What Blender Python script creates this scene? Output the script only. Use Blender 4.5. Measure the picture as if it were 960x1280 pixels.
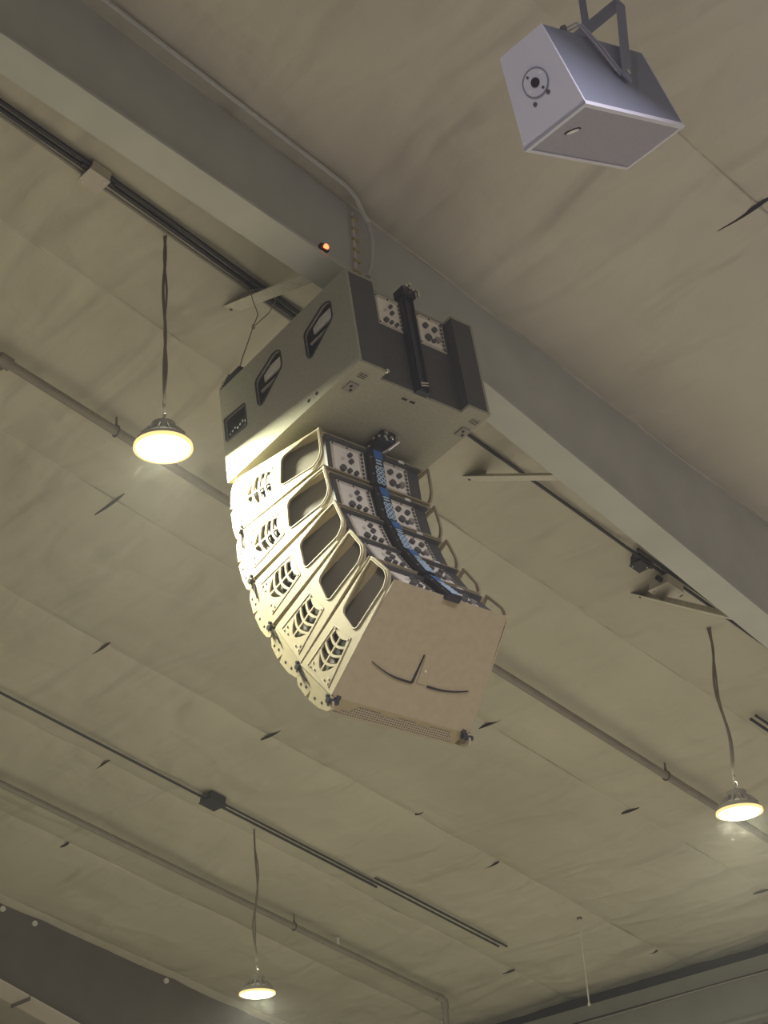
import bpy, bmesh, math, random
import numpy as np
from mathutils import Matrix, Vector, Euler
from mathutils.geometry import tessellate_polygon

for o in list(bpy.data.objects):
    bpy.data.objects.remove(o)
scene = bpy.context.scene
COL = scene.collection
random.seed(7)
CZ = 1.6                                   # eye height; hall coordinates below are measured from the eye

# ------------------------------------------------------------------ camera
cam_data = bpy.data.cameras.new('camera')
cam = bpy.data.objects.new('camera', cam_data)
COL.objects.link(cam)
R_ = Vector((0.66203717, 0.74743286, -0.05523499))
U_ = Vector((0.39875169, -0.28887329, 0.87037309))
F_ = Vector((-0.63458954, 0.59824438, 0.48928497))
cam.matrix_world = Matrix(((R_.x, U_.x, -F_.x, 0), (R_.y, U_.y, -F_.y, 0), (R_.z, U_.z, -F_.z, CZ), (0, 0, 0, 1)))
cam_data.sensor_fit = 'VERTICAL'
cam_data.sensor_height = 36
cam_data.lens = 36 * 2100.46 / 1280
cam_data.clip_end = 200
scene.camera = cam

# ------------------------------------------------------------------ world, exposure
w = bpy.data.worlds.new('world')
scene.world = w
w.use_nodes = True
w.node_tree.nodes['Background'].inputs[0].default_value = (0.9, 0.85, 0.75, 1)
w.node_tree.nodes['Background'].inputs[1].default_value = 0.02
_vs = w.node_tree.nodes.new('ShaderNodeVolumeScatter')
_vs.inputs['Density'].default_value = 0.0032
_vs.inputs['Anisotropy'].default_value = 0.3
w.node_tree.links.new(_vs.outputs[0], w.node_tree.nodes['World Output'].inputs['Volume'])
scene.view_settings.view_transform = 'Standard'
scene.view_settings.look = 'None'
scene.view_settings.gamma = 1
scene.view_settings.use_curve_mapping = False
scene.view_settings.exposure = 0.0
LAMP_W = 245.0                             # power of one high-bay lamp
UP_W = 1.5                                 # added light above each lamp, brightens the ceiling round it
WARM = (1.0, 0.98, 0.73)
COOL = (1.0, 0.92, 1.10)

# ------------------------------------------------------------------ materials
def mat(name, col, rough=0.6, metal=0.0, noise=0.0, nscale=20.0, bump=0.0, bscale=80.0, spec=0.4):
    m = bpy.data.materials.new(name)
    m.use_nodes = True
    nt = m.node_tree
    b = nt.nodes['Principled BSDF']
    b.inputs['Base Color'].default_value = (*col, 1)
    b.inputs['Roughness'].default_value = rough
    b.inputs['Metallic'].default_value = metal
    b.inputs['Specular IOR Level'].default_value = spec
    tc = nt.nodes.new('ShaderNodeTexCoord')
    if noise:
        n = nt.nodes.new('ShaderNodeTexNoise')
        n.inputs['Scale'].default_value = nscale
        n.inputs['Detail'].default_value = 4
        nt.links.new(tc.outputs['Object'], n.inputs['Vector'])
        r = nt.nodes.new('ShaderNodeMapRange')
        r.inputs['From Min'].default_value = 0.3
        r.inputs['From Max'].default_value = 0.7
        r.inputs['To Min'].default_value = 1 - noise
        r.inputs['To Max'].default_value = 1 + noise
        nt.links.new(n.outputs['Fac'], r.inputs['Value'])
        mx = nt.nodes.new('ShaderNodeMix')
        mx.data_type = 'RGBA'
        mx.blend_type = 'MULTIPLY'
        mx.inputs['Factor'].default_value = 1
        mx.inputs['A'].default_value = (*col, 1)
        nt.links.new(r.outputs['Result'], mx.inputs['B'])
        nt.links.new(mx.outputs['Result'], b.inputs['Base Color'])
    if bump:
        n2 = nt.nodes.new('ShaderNodeTexNoise')
        n2.inputs['Scale'].default_value = bscale
        n2.inputs['Detail'].default_value = 3
        nt.links.new(tc.outputs['Object'], n2.inputs['Vector'])
        bp = nt.nodes.new('ShaderNodeBump')
        bp.inputs['Strength'].default_value = bump
        bp.inputs['Distance'].default_value = 0.01
        nt.links.new(n2.outputs['Fac'], bp.inputs['Height'])
        nt.links.new(bp.outputs['Normal'], b.inputs['Normal'])
    return m

def emit(name, col, strength):
    m = bpy.data.materials.new(name)
    m.use_nodes = True
    nt = m.node_tree
    nt.nodes.clear()
    e = nt.nodes.new('ShaderNodeEmission')
    e.inputs[0].default_value = (*col, 1)
    e.inputs[1].default_value = strength
    o = nt.nodes.new('ShaderNodeOutputMaterial')
    nt.links.new(e.outputs[0], o.inputs[0])
    return m

def fabric_material():
    m = mat('vinyl_fabric', (0.60, 0.55, 0.43), rough=0.55, spec=0.3)
    nt = m.node_tree
    b = nt.nodes['Principled BSDF']
    tc = nt.nodes.new('ShaderNodeTexCoord')
    # broad tone blotches
    n0 = nt.nodes.new('ShaderNodeTexNoise')
    n0.inputs['Scale'].default_value = 0.7
    n0.inputs['Detail'].default_value = 5
    nt.links.new(tc.outputs['Object'], n0.inputs['Vector'])
    cr = nt.nodes.new('ShaderNodeValToRGB')
    cr.color_ramp.elements[0].position = 0.3
    cr.color_ramp.elements[0].color = (0.53, 0.51, 0.405, 1)
    cr.color_ramp.elements[1].position = 0.7
    cr.color_ramp.elements[1].color = (0.62, 0.60, 0.485, 1)
    nt.links.new(n0.outputs['Fac'], cr.inputs['Fac'])
    oi = nt.nodes.new('ShaderNodeObjectInfo')
    rr = nt.nodes.new('ShaderNodeMapRange')
    rr.inputs['To Min'].default_value = 0.93
    rr.inputs['To Max'].default_value = 1.05
    nt.links.new(oi.outputs['Random'], rr.inputs['Value'])
    mxx = nt.nodes.new('ShaderNodeMix')
    mxx.data_type = 'RGBA'
    mxx.blend_type = 'MULTIPLY'
    mxx.inputs['Factor'].default_value = 1
    nt.links.new(cr.outputs['Color'], mxx.inputs['A'])
    nt.links.new(rr.outputs['Result'], mxx.inputs['B'])
    nt.links.new(mxx.outputs['Result'], b.inputs['Base Color'])
    # long soft wrinkles running across the strips plus a fine crinkle
    hs = []
    for sc, d, st in (((0.5, 1.7, 1.7), 1.5, 0.8), ((1.1, 0.7, 0.7), 2, 0.45), ((5, 9, 9), 2, 0.03)):
        mp = nt.nodes.new('ShaderNodeMapping')
        mp.inputs['Scale'].default_value = sc
        mp.inputs['Rotation'].default_value = (0, 0, 0.25 if sc[0] < 1 else -0.5)
        nt.links.new(tc.outputs['Object'], mp.inputs['Vector'])
        n = nt.nodes.new('ShaderNodeTexNoise')
        n.inputs['Scale'].default_value = 1.6
        n.inputs['Detail'].default_value = d
        n.inputs['Distortion'].default_value = 0.6
        nt.links.new(mp.outputs['Vector'], n.inputs['Vector'])
        mu = nt.nodes.new('ShaderNodeMath')
        mu.operation = 'MULTIPLY'
        mu.inputs[1].default_value = st
        nt.links.new(n.outputs['Fac'], mu.inputs[0])
        hs.append(mu)
    a1 = nt.nodes.new('ShaderNodeMath')
    a2 = nt.nodes.new('ShaderNodeMath')
    nt.links.new(hs[0].outputs[0], a1.inputs[0])
    nt.links.new(hs[1].outputs[0], a1.inputs[1])
    nt.links.new(a1.outputs[0], a2.inputs[0])
    nt.links.new(hs[2].outputs[0], a2.inputs[1])
    bp = nt.nodes.new('ShaderNodeBump')
    bp.inputs['Strength'].default_value = 0.85
    bp.inputs['Distance'].default_value = 0.15
    nt.links.new(a2.outputs[0], bp.inputs['Height'])
    nt.links.new(bp.outputs['Normal'], b.inputs['Normal'])
    return m

def perforated_material():
    m = mat('perforated_steel', (0.42, 0.36, 0.26), rough=0.5)
    nt = m.node_tree
    b = nt.nodes['Principled BSDF']
    tc = nt.nodes.new('ShaderNodeTexCoord')
    mp = nt.nodes.new('ShaderNodeMapping')
    mp.inputs['Scale'].default_value = (62, 62, 62)
    mp.inputs['Rotation'].default_value = (0, 0, 0.0)
    nt.links.new(tc.outputs['Object'], mp.inputs['Vector'])
    sx = nt.nodes.new('ShaderNodeSeparateXYZ')
    nt.links.new(mp.outputs['Vector'], sx.inputs[0])
    def M(op, a, bb=None):
        n = nt.nodes.new('ShaderNodeMath')
        n.operation = op
        for i, v in enumerate((a, bb)):
            if v is None:
                continue
            if isinstance(v, (int, float)):
                n.inputs[i].default_value = v
            else:
                nt.links.new(v, n.inputs[i])
        return n.outputs[0]
    row = M('FLOOR', sx.outputs[1])
    off = M('MULTIPLY', M('MODULO', M('ABSOLUTE', row), 2.0), 0.5)
    fx = M('SUBTRACT', M('FRACT', M('ADD', sx.outputs[0], off)), 0.5)
    fy = M('SUBTRACT', M('FRACT', sx.outputs[1]), 0.5)
    d2 = M('ADD', M('MULTIPLY', fx, fx), M('MULTIPLY', fy, fy))
    hole = M('LESS_THAN', d2, 0.085)
    mx = nt.nodes.new('ShaderNodeMix')
    mx.data_type = 'RGBA'
    nt.links.new(hole, mx.inputs['Factor'])
    mx.inputs['A'].default_value = (0.42, 0.36, 0.26, 1)
    mx.inputs['B'].default_value = (0.015, 0.013, 0.01, 1)
    nt.links.new(mx.outputs['Result'], b.inputs['Base Color'])
    return m

M_FABRIC = fabric_material()
M_PERF = perforated_material()
M_HEADER = mat('header_paint', (0.20, 0.21, 0.18), rough=0.6, noise=0.06, nscale=3)
M_STEEL = mat('frame_primer', (0.55, 0.57, 0.50), rough=0.6, noise=0.06, nscale=3)
M_STEEL_DARK = mat('dark_steel', (0.15, 0.135, 0.125), rough=0.7, noise=0.08, nscale=3)
M_BRACE = mat('galvanised', (0.72, 0.70, 0.60), rough=0.5, noise=0.1, nscale=30)
M_PAINT = mat('cabinet_paint', (0.40, 0.345, 0.205), rough=0.62, noise=0.05, nscale=25, bump=0.25, bscale=260)
M_PAINT_DK = mat('cabinet_rear_paint', (0.085, 0.088, 0.086), rough=0.6, noise=0.08, nscale=40, bump=0.2, bscale=260)
M_SUBPAINT = mat('sub_paint', (0.395, 0.39, 0.285), rough=0.6, noise=0.1, nscale=60, bump=0.4, bscale=200)
M_BLACK = mat('black_plastic', (0.02, 0.02, 0.022), rough=0.45)
M_GAP = mat('dark_gap', (0.03, 0.027, 0.022), rough=0.9)
M_RIG = mat('rigging_steel', (0.045, 0.055, 0.075), rough=0.35, metal=0.4)
M_CHROME = mat('pin_steel', (0.75, 0.74, 0.70), rough=0.22, metal=0.95)
M_PANEL = mat('connector_plate', (0.66, 0.62, 0.48), rough=0.45, metal=0.0, noise=0.12, nscale=40)
M_KNOB = mat('knob_grey', (0.10, 0.10, 0.095), rough=0.4)
M_BLUE = mat('blue_scale', (0.05, 0.17, 0.42), rough=0.4)
M_RING = mat('ring_print', (0.55, 0.75, 0.85), rough=0.4)
M_INSET = mat('connector_inset', (0.95, 0.92, 0.76), rough=0.4)
M_ENCL_SHADE = mat('enclosure_shade_paint', (0.21, 0.195, 0.14), rough=0.6, bump=0.2, bscale=260)  # cabinet paint darkened, the handle openings' shade put into its colour
M_WHITE = mat('white_tag', (0.85, 0.84, 0.78), rough=0.5)
M_PIPE = mat('grey_pipe', (0.29, 0.27, 0.225), rough=0.5, noise=0.08, nscale=8)
M_COND_DK = mat('black_conduit', (0.035, 0.036, 0.042), rough=0.4)
M_COND = mat('conduit', (0.30, 0.28, 0.24), rough=0.45)
M_CORD = mat('cord', (0.22, 0.20, 0.155), rough=0.6)
M_BOX = mat('box_grey', (0.62, 0.58, 0.50), rough=0.55)
M_HOUSING = mat('lamp_housing', (0.32, 0.30, 0.25), rough=0.5)
M_LENS = emit('lamp_lens', (1.0, 0.95, 0.80), 14.0)
M_RIM_GLOW = emit('lamp_rim_glow', (1.0, 0.72, 0.28), 1.3)  # rim made to glow, standing for the warm halo round the lens
M_LENS_C = emit('lamp_lens_cool', (1.0, 0.9, 0.9), 14.0)
M_RED = emit('red_led', (1.0, 0.16, 0.05), 4.0)
M_BOLT = mat('bolt_brass', (0.55, 0.47, 0.22), rough=0.4, metal=0.5)
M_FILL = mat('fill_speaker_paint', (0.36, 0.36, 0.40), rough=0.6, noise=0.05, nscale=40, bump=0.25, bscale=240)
M_FILL_DK = mat('fill_speaker_side_shade', (0.21, 0.235, 0.29), rough=0.6, bump=0.2, bscale=240)  # darker copy of the cabinet paint, side's shade and glare in its colour
M_TRIM_LIT = mat('fill_speaker_trim_lit', (0.66, 0.68, 0.72), rough=0.6, bump=0.2, bscale=240)  # pale trim; lit tone and glare of the end panel put into colour
M_FLOOR = mat('concrete_floor', (0.40, 0.365, 0.315), rough=0.7, noise=0.1, nscale=1.5)
M_WALL = mat('wall_liner', (0.26, 0.25, 0.225), rough=0.7)
M_EAVE = mat('eave_black', (0.008, 0.009, 0.014), rough=0.9, spec=0.1)  # near-black: eave gap's shade put into colour, also used in header recess

# ------------------------------------------------------------------ mesh helpers
class MB:
    def __init__(s):
        s.v, s.f, s.smooth = [], [], False
    def add(s, vs, fs):
        k = len(s.v)
        s.v += [tuple(v) for v in vs]
        s.f += [tuple(i + k for i in f) for f in fs]
        return s
    def box(s, x0, x1, y0, y1, z0, z1):
        vs = [(x, y, z) for z in (z0, z1) for y in (y0, y1) for x in (x0, x1)]
        return s.add(vs, [(0, 2, 3, 1), (4, 5, 7, 6), (0, 1, 5, 4), (2, 6, 7, 3), (0, 4, 6, 2), (1, 3, 7, 5)])
    def hull8(s, vs):                      # same vertex order as box
        return s.add(vs, [(0, 2, 3, 1), (4, 5, 7, 6), (0, 1, 5, 4), (2, 6, 7, 3), (0, 4, 6, 2), (1, 3, 7, 5)])
    def cyl(s, p0, p1, r, n=12, r1=None):
        p0, p1 = Vector(p0), Vector(p1)
        r1 = r if r1 is None else r1
        a = (p1 - p0).normalized()
        t = Vector((1, 0, 0)) if abs(a.x) < 0.8 else Vector((0, 1, 0))
        u = a.cross(t).normalized()
        v = a.cross(u)
        vs = []
        for p, q in ((p0, r), (p1, r1)):
            for i in range(n):
                an = 2 * math.pi * i / n
                vs.append(p + u * (q * math.cos(an)) + v * (q * math.sin(an)))
        fs = [(i, (i + 1) % n, n + (i + 1) % n, n + i) for i in range(n)]
        fs += [tuple(range(n - 1, -1, -1)), tuple(range(n, 2 * n))]
        return s.add(vs, fs)
    def tube(s, pts, r, n=8):
        pts = [Vector(p) for p in pts]
        rings, u = [], None
        for i, p in enumerate(pts):
            d = (pts[min(i + 1, len(pts) - 1)] - pts[max(i - 1, 0)]).normalized()
            if u is None:
                t = Vector((1, 0, 0)) if abs(d.x) < 0.8 else Vector((0, 1, 0))
                u = d.cross(t).normalized()
            u = (u - d * u.dot(d)).normalized()
            v = d.cross(u)
            rr = r[i] if isinstance(r, (list, tuple)) else r
            rings.append([p + u * (rr * math.cos(2 * math.pi * k / n)) + v * (rr * math.sin(2 * math.pi * k / n)) for k in range(n)])
        vs = [q for ring in rings for q in ring]
        fs = []
        for i in range(len(rings) - 1):
            for k in range(n):
                fs.append((i * n + k, i * n + (k + 1) % n, (i + 1) * n + (k + 1) % n, (i + 1) * n + k))
        fs.append(tuple(range(n - 1, -1, -1)))
        fs.append(tuple(range((len(rings) - 1) * n, len(rings) * n)))
        return s.add(vs, fs)
    def lathe(s, prof, c=(0, 0, 0), n=32):
        vs = [(c[0] + r * math.cos(2 * math.pi * k / n), c[1] + r * math.sin(2 * math.pi * k / n), c[2] + z) for r, z in prof for k in range(n)]
        fs = []
        for i in range(len(prof) - 1):
            for k in range(n):
                fs.append((i * n + k, i * n + (k + 1) % n, (i + 1) * n + (k + 1) % n, (i + 1) * n + k))
        fs.append(tuple(range(n - 1, -1, -1)))
        fs.append(tuple(range((len(prof) - 1) * n, len(prof) * n)))
        return s.add(vs, fs)
    def plate(s, loops, mapf, th):
        """flat plate with holes: loops of 2D points (outline first), mapf(a, b, h) -> 3D, thickness th"""
        polys = [[Vector((a, b, 0)) for a, b in lp] for lp in loops]
        tris = tessellate_polygon(polys)
        flat = [p for lp in loops for p in lp]
        k = len(flat)
        vs = [mapf(a, b, 0) for a, b in flat] + [mapf(a, b, th) for a, b in flat]
        fs = [tuple(t) for t in tris] + [tuple(i + k for i in reversed(t)) for t in tris]
        o = 0
        for lp in loops:
            m = len(lp)
            for i in range(m):
                j = (i + 1) % m
                fs.append((o + i, o + j, k + o + j, k + o + i))
            o += m
        return s.add(vs, fs)
    def build(s, name, material, parent=None, smooth=False, bevel=0.0):
        me = bpy.data.meshes.new(name)
        me.from_pydata(s.v, [], s.f)
        bm = bmesh.new()
        bm.from_mesh(me)
        bmesh.ops.recalc_face_normals(bm, faces=bm.faces)
        bm.to_mesh(me)
        bm.free()
        me.materials.append(material)
        o = bpy.data.objects.new(name, me)
        COL.objects.link(o)
        if parent is not None:
            o.parent = parent
        if smooth:
            me.shade_smooth()
            try:
                me.set_sharp_from_angle(angle=math.radians(40))
            except Exception:
                pass
        if bevel:
            b = o.modifiers.new('bevel', 'BEVEL')
            b.width = bevel
            b.segments = 2
            b.limit_method = 'ANGLE'
        return o

def tag(o, label, cat, group=None, kind=None):
    if label:
        o['label'] = label
    if cat:
        o['category'] = cat
    if group:
        o['group'] = group
    if kind:
        o['kind'] = kind
    return o

def thing(name, label, cat, mw=None, group=None):
    o = bpy.data.objects.new(name, None)
    o.empty_display_size = 0.1
    COL.objects.link(o)
    if mw is not None:
        o.matrix_world = mw
    return tag(o, label, cat, group)

def copy_tree(o, parent=None):
    c = o.copy()
    COL.objects.link(c)
    if parent is not None:
        c.parent = parent
    for ch in list(o.children):
        copy_tree(ch, c)
    return c

def round_poly(pts, r, n=4):
    out = []
    m = len(pts)
    for i in range(m):
        p0, p, p1 = Vector(pts[i - 1]), Vector(pts[i]), Vector(pts[(i + 1) % m])
        a, b = (p0 - p), (p1 - p)
        ra = min(r, a.length * 0.45, b.length * 0.45)
        A, B = p + a.normalized() * ra, p + b.normalized() * ra
        for k in range(n + 1):
            t = k / n
            q = A * (1 - t) ** 2 + p * 2 * t * (1 - t) + B * t * t
            out.append((q.x, q.y))
    return out

# ------------------------------------------------------------------ the hall
SL = 0.23913044                            # roof pitch
CN, SN = math.cos(SL), math.sin(SL)
HP = 8.167                                 # distance of the ceiling plane from the eye
def ceil_z(y, drop=0.0):
    return (HP - drop - y * SN) / CN + CZ

X0, X1, Y0, Y1 = -26.5, 7.0, -8.0, 15.42

fl = MB().box(X0 - 0.2, X1 + 0.2, Y0 - 0.2, Y1 + 0.7, -0.2, 0.0).build('floor', M_FLOOR)
tag(fl, 'grey concrete hall floor below the camera', 'floor', kind='structure')
for nm, b in (('wall_back', (X0, X1, Y0 - 0.2, Y0, 0, ceil_z(Y0) - 0.02)), ('wall_left', (X0 - 0.2, X0, Y0 - 0.2, Y1 + 0.7, 0, 4.4)),
              ('wall_right', (X1, X1 + 0.2, Y0 - 0.2, Y1 + 0.7, 0, 4.4)), ('wall_far', (X0, X1, Y1 + 0.1, Y1 + 0.3, 0, ceil_z(Y1 + 0.3) + 0.1))):
    o = MB().box(*b).build(nm, M_WALL)
    tag(o, 'pale metal-lined hall wall ' + {'wall_back': 'at the high side', 'wall_left': 'beyond the second rafter', 'wall_right': 'on the stage side', 'wall_far': 'under the low eave'}[nm], 'wall', kind='structure')

# ceiling: strips of vinyl-faced insulation, joined along seams
PUR = [5.47 + 0.985 * k for k in range(-14, 11)]
SEAMS = [-26.6, -24.75, -22.9, -21.05, -19.2, -17.35, -15.5, -13.62, -11.82, -9.98, -8.08, -6.2, -4.3, -2.42, -0.55, 1.3, 3.15, 5.05, 7.05]
ceiling = bpy.data.objects.new('ceiling', None)
COL.objects.link(ceiling)
tag(ceiling, 'olive grey fabric-faced roof insulation in long seamed strips', 'ceiling', kind='structure')
rs = np.random.RandomState(3)
PH = rs.rand(40, 3) * 6.28
def wrinkle(x, y):
    z = np.zeros_like(x)
    for i in range(8):
        kx, ky = 0.5 + 0.35 * i, 1.3 + 0.55 * ((i * 3) % 5)
        z += np.sin(kx * x + PH[i, 0] + 1.2 * np.sin(0.7 * y + PH[i, 1])) * np.sin(ky * y + 0.35 * kx * x + PH[i, 2]) / (1 + i * 0.4)
    return z * 0.0075
for si in range(len(SEAMS) - 1):
    xa, xb = SEAMS[si], SEAMS[si + 1]
    nu, nv = 24, 230
    u = np.linspace(0, 1, nu + 1)
    v = np.linspace(Y0, Y1, nv + 1)
    U, V = np.meshgrid(u, v)
    X = xa + (xb - xa) * U
    sag = 0.045 * (4 * U * (1 - U)) ** 0.5
    pf = (V - PUR[0]) / 0.985
    cross = np.abs(np.sin(math.pi * pf)) ** 0.5
    amp = np.array([0.5 + 0.9 * rs.rand() for _ in range(40)])
    idx = np.clip(np.floor(pf).astype(int) + 2, 0, 39)
    sag = sag + 0.026 * cross * amp[idx] * (0.25 + 0.75 * (4 * U * (1 - U)) ** 0.5)
    sag = sag + (wrinkle(X, V) + 0.004 * np.sin(11 * X + 3 * np.sin(2.2 * V)) * np.exp(-((pf - np.round(pf)) * 5) ** 2)) * np.minimum(1, 8 * U * (1 - U))
    # a soft pull-up where the flange braces pass through the fabric
    for by in (5.76, 8.02, 9.88):
        d2 = (X + 7.6) ** 2 + (V - by) ** 2
        ang = np.arctan2(V - by, X + 7.6)
        sag = sag + 0.012 * np.sin(9 * ang) * np.exp(-d2 / 0.5) * np.minimum(1, d2 * 8)
    Z = (HP - sag - V * SN) / CN + CZ
    verts = np.stack([X, V, Z], -1).reshape(-1, 3).tolist()
    W_ = nu + 1
    faces = [(j * W_ + i, (j + 1) * W_ + i, (j + 1) * W_ + i + 1, j * W_ + i + 1) for j in range(nv) for i in range(nu)]
    m = MB()
    m.v, m.f = verts, faces
    st = bpy.data.meshes.new('fabric_strip')
    st.from_pydata(verts, [], faces)
    st.materials.append(M_FABRIC)
    st.shade_smooth()
    so = bpy.data.objects.new('fabric_strip', st)
    COL.objects.link(so)
    so.parent = ceiling
# stapled seam tabs between neighbouring strips
for xs in SEAMS[1:-1]:
    m = MB()
    ys = np.linspace(Y0, Y1, 120)
    vs, fs = [], []
    for k, y in enumerate(ys):
        q = 0.006 * math.sin(2.7 * y + xs) + 0.004 * math.sin(7.1 * y)
        for dx_, dr in ((-0.013, 0.008), (0.002 + q, 0.013 + 0.9 * q + 0.006 * math.sin(1.3 * y + 2 * xs)), (0.010, 0.006)):
            vs.append((xs + dx_, y, ceil_z(y, dr)))
    for k in range(len(ys) - 1):
        for c in range(2):
            fs.append((k * 3 + c, k * 3 + c + 1, k * 3 + c + 4, k * 3 + c + 3))
    m.add(vs, fs)
    m.build('seam_tab', M_FABRIC, ceiling, smooth=True)
# little open laps in the fabric where seams cross purlins
def lap(x0, x1, y, wdt=0.022):
    m = MB()
    pts = []
    n = 10
    for i in range(n + 1):
        t = i / n
        x = x0 + (x1 - x0) * t
        hw = wdt * math.sin(math.pi * min(max(t, 0.02), 0.98)) ** 0.8 + 0.002
        pts.append((x, y + 0.015 * math.sin(3 * t), hw))
    vs, fs = [], []
    for x, yy, hw in pts:
        for dy, dr in ((-hw, 0.020), (0, 0.040), (hw, 0.016)):
            vs.append((x, yy + dy, ceil_z(yy + dy, dr)))
    for i in range(n):
        for k in range(2):
            fs.append((i * 3 + k, i * 3 + k + 1, (i + 1) * 3 + k + 1, (i + 1) * 3 + k))
        fs.append((i * 3, (i + 1) * 3, (i + 1) * 3 + 2, i * 3 + 2))
    m.add(vs, fs)
    m.build('fabric_lap', M_GAP, ceiling)
for x0, x1, y in ((-10.25, -9.82, 6.43), (-12.02, -11.72, 7.56), (-11.93, -11.62, 9.43), (-10.07, -9.70, 10.52), (-13.95, -13.51, 8.75), (-10.07, -9.84, 12.42),
                  (-4.60, -4.15, 7.36), (-10.09, -9.80, 14.41), (-13.76, -13.56, 14.41), (-11.78, -11.66, 11.27), (-15.62, -15.45, 9.5), (-12.05, -11.8, 12.45), (-11.2, -11.0, 14.41), (-11.95, -11.82, 14.9)):
    lap(x0, x1, y, 0.007 if y > 11 else 0.010)

# ------------------------------------------------------------------ steel frames
def rafter(name, label, xc, fw, yl, zb, tw=0.02, ft=0.02, mw=M_STEEL):
    """web in the plane x=xc; zb(y) bottom edge; yl list of stations"""
    t = thing(name, label, 'beam', Matrix.Translation((xc, yl[0], zb(yl[0]) + CZ)))
    off = Vector((xc, yl[0], zb(yl[0]) + CZ))
    def P(x, y, z):
        return tuple(Vector((x, y, z + CZ)) - off)
    for part, x0, x1, lo, hi in (('web', xc - tw / 2, xc + tw / 2, 0.0, None), ('bottom_flange', xc - fw / 2, xc + fw / 2, -ft, 0.0), ('top_flange', xc - fw / 2, xc + fw / 2, 'top', None)):
        m = MB()
        for a, b in zip(yl[:-1], yl[1:]):
            vs = []
            for z_ in (0, 1):
                for y in (a, b):
                    for x in (x0, x1):
                        ct = ceil_z(y) - CZ + 0.03
                        if lo == 'top':
                            z = ct + (0.02 if z_ else 0.0)
                        elif hi is None:
                            z = ct if z_ else zb(y)
                        else:
                            z = zb(y) + (hi if z_ else lo)
                        vs.append(P(x, y, z))
            m.hull8(vs)
        m.build(part, mw, t)
    return t, P
def zb1(y):
    # two straight tapering lengths meeting at the bolted splice
    if y <= 5.63:
        return 6.372 + (5.546 - y) * 0.18955
    return 6.356 - (y - 5.63) * 0.328
raf, PR = rafter('roof_rafter', 'deep tapered grey I-beam rafter crossing right above the hanging subwoofer', -6.22, 0.24, [Y0, -2, 3, 5.63, 8.0, 12.0, 15.0], zb1)
# bolted splice end plates
m = MB()
zt, zl = ceil_z(5.65) - CZ - 0.09, zb1(5.63)
vs = [PR(x, y, z) for z in (zl - 0.04, zt) for y in (5.72, 5.735) for x in (-6.255, -6.188)]
m.hull8(vs)
m.build('splice_plate', M_BRACE, raf)
for k in range(7):
    z = zl + 0.03 + (zt - zl - 0.08) * k / 6
    for x in (-6.187, -6.255):
        MB().cyl(PR(x, 5.715, z), PR(x, 5.765, z), 0.011, 8).build('bolt', M_BOLT, raf)
def zb2(y):
    return 5.02 - (y - 9.8) * 0.36
raf2, PR2 = rafter('roof_rafter', 'dark deep rafter of the next frame, beyond the farther pipe', -17.5, 0.40, [Y0, 4, 9.8, 12.4, 15.0], zb2, mw=M_STEEL_DARK)
for ch in raf2.children:
    if ch.name.startswith('bottom_flange'):
        ch.data.materials[0] = M_BOX  # one paint in two tones: shaded web dark, lit underside pale
for y, z in ((9.88, 5.89), (10.32, 5.78), (12.23, 5.33)):
    MB().cyl(PR2(-17.49, y, z), PR2(-17.465, y, z), 0.034, 14).build('white_disc', M_WHITE, raf2)  # small white discs on the web
m = MB()
m.hull8([PR2(x, y, z) for z in (zb2(10.2) - 0.06, zb2(10.2) + 0.0) for y in (10.19, 10.2) for x in (-17.71, -17.29)])
m.build('flange_joint', M_STEEL_DARK, raf2)

# flange braces from the rafter to the purlins
BR = [((-7.62, 5.76, 7.0), (-6.33, 5.49, 6.40), 'pale angle brace beside the upper corner of the subwoofer'),
      ((-7.64, 8.02, 6.45), (-6.33, 7.64, 5.70), 'pale angle brace just past the subwoofer, holding the rafter flange'),
      ((-7.62, 9.88, 6.00), (-6.33, 9.41, 5.12), 'pale angle brace beside the pale conduit box over the power cord')]
for a, b, lab in BR:
    A, B = Vector(a) + Vector((0, 0, CZ)), Vector(b) + Vector((0, 0, CZ))
    t = thing('flange_brace', lab, 'brace', Matrix.Translation(A), 'flange braces on the near rafter')
    d = (B - A)
    L = d.length
    dn = d.normalized()
    side = Vector((0, 1, 0))
    side = (side - dn * side.dot(dn)).normalized()
    up = side.cross(dn)
    if up.z < 0:
        up = -up
    def Q(l, s_, h_):
        return tuple(dn * l + side * s_ + up * h_)
    MB().hull8([Q(l, s_, h_) for h_ in (0, 0.006) for s_ in (-0.058, 0.052) for l in (0, L)]).build('flat_leg', M_BRACE, t)
    MB().hull8([Q(l, s_, h_) for h_ in (0.006, 0.055) for s_ in (0.046, 0.052) for l in (0, L)]).build('upright_leg', M_BRACE, t)
    MB().hull8([Q(l, s_, h_) for h_ in (-0.03, 0.0) for s_ in (-0.03, -0.02) for l in (0.0, 0.06)]).build('clip', M_STEEL_DARK, t)
    for l in (0.05, 0.16):
        MB().cyl(Q(l, 0, -0.012), Q(l, 0, 0.02), 0.010, 8).build('bolt', M_STEEL_DARK, t)
    # cut purlin lip showing through the slit fabric
    MB().hull8([Q(l, s_, h_) for h_ in (0.02, 0.13) for s_ in (0.05, 0.06) for l in (0.02, 0.30)]).build('purlin_clip', M_STEEL, t)

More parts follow.
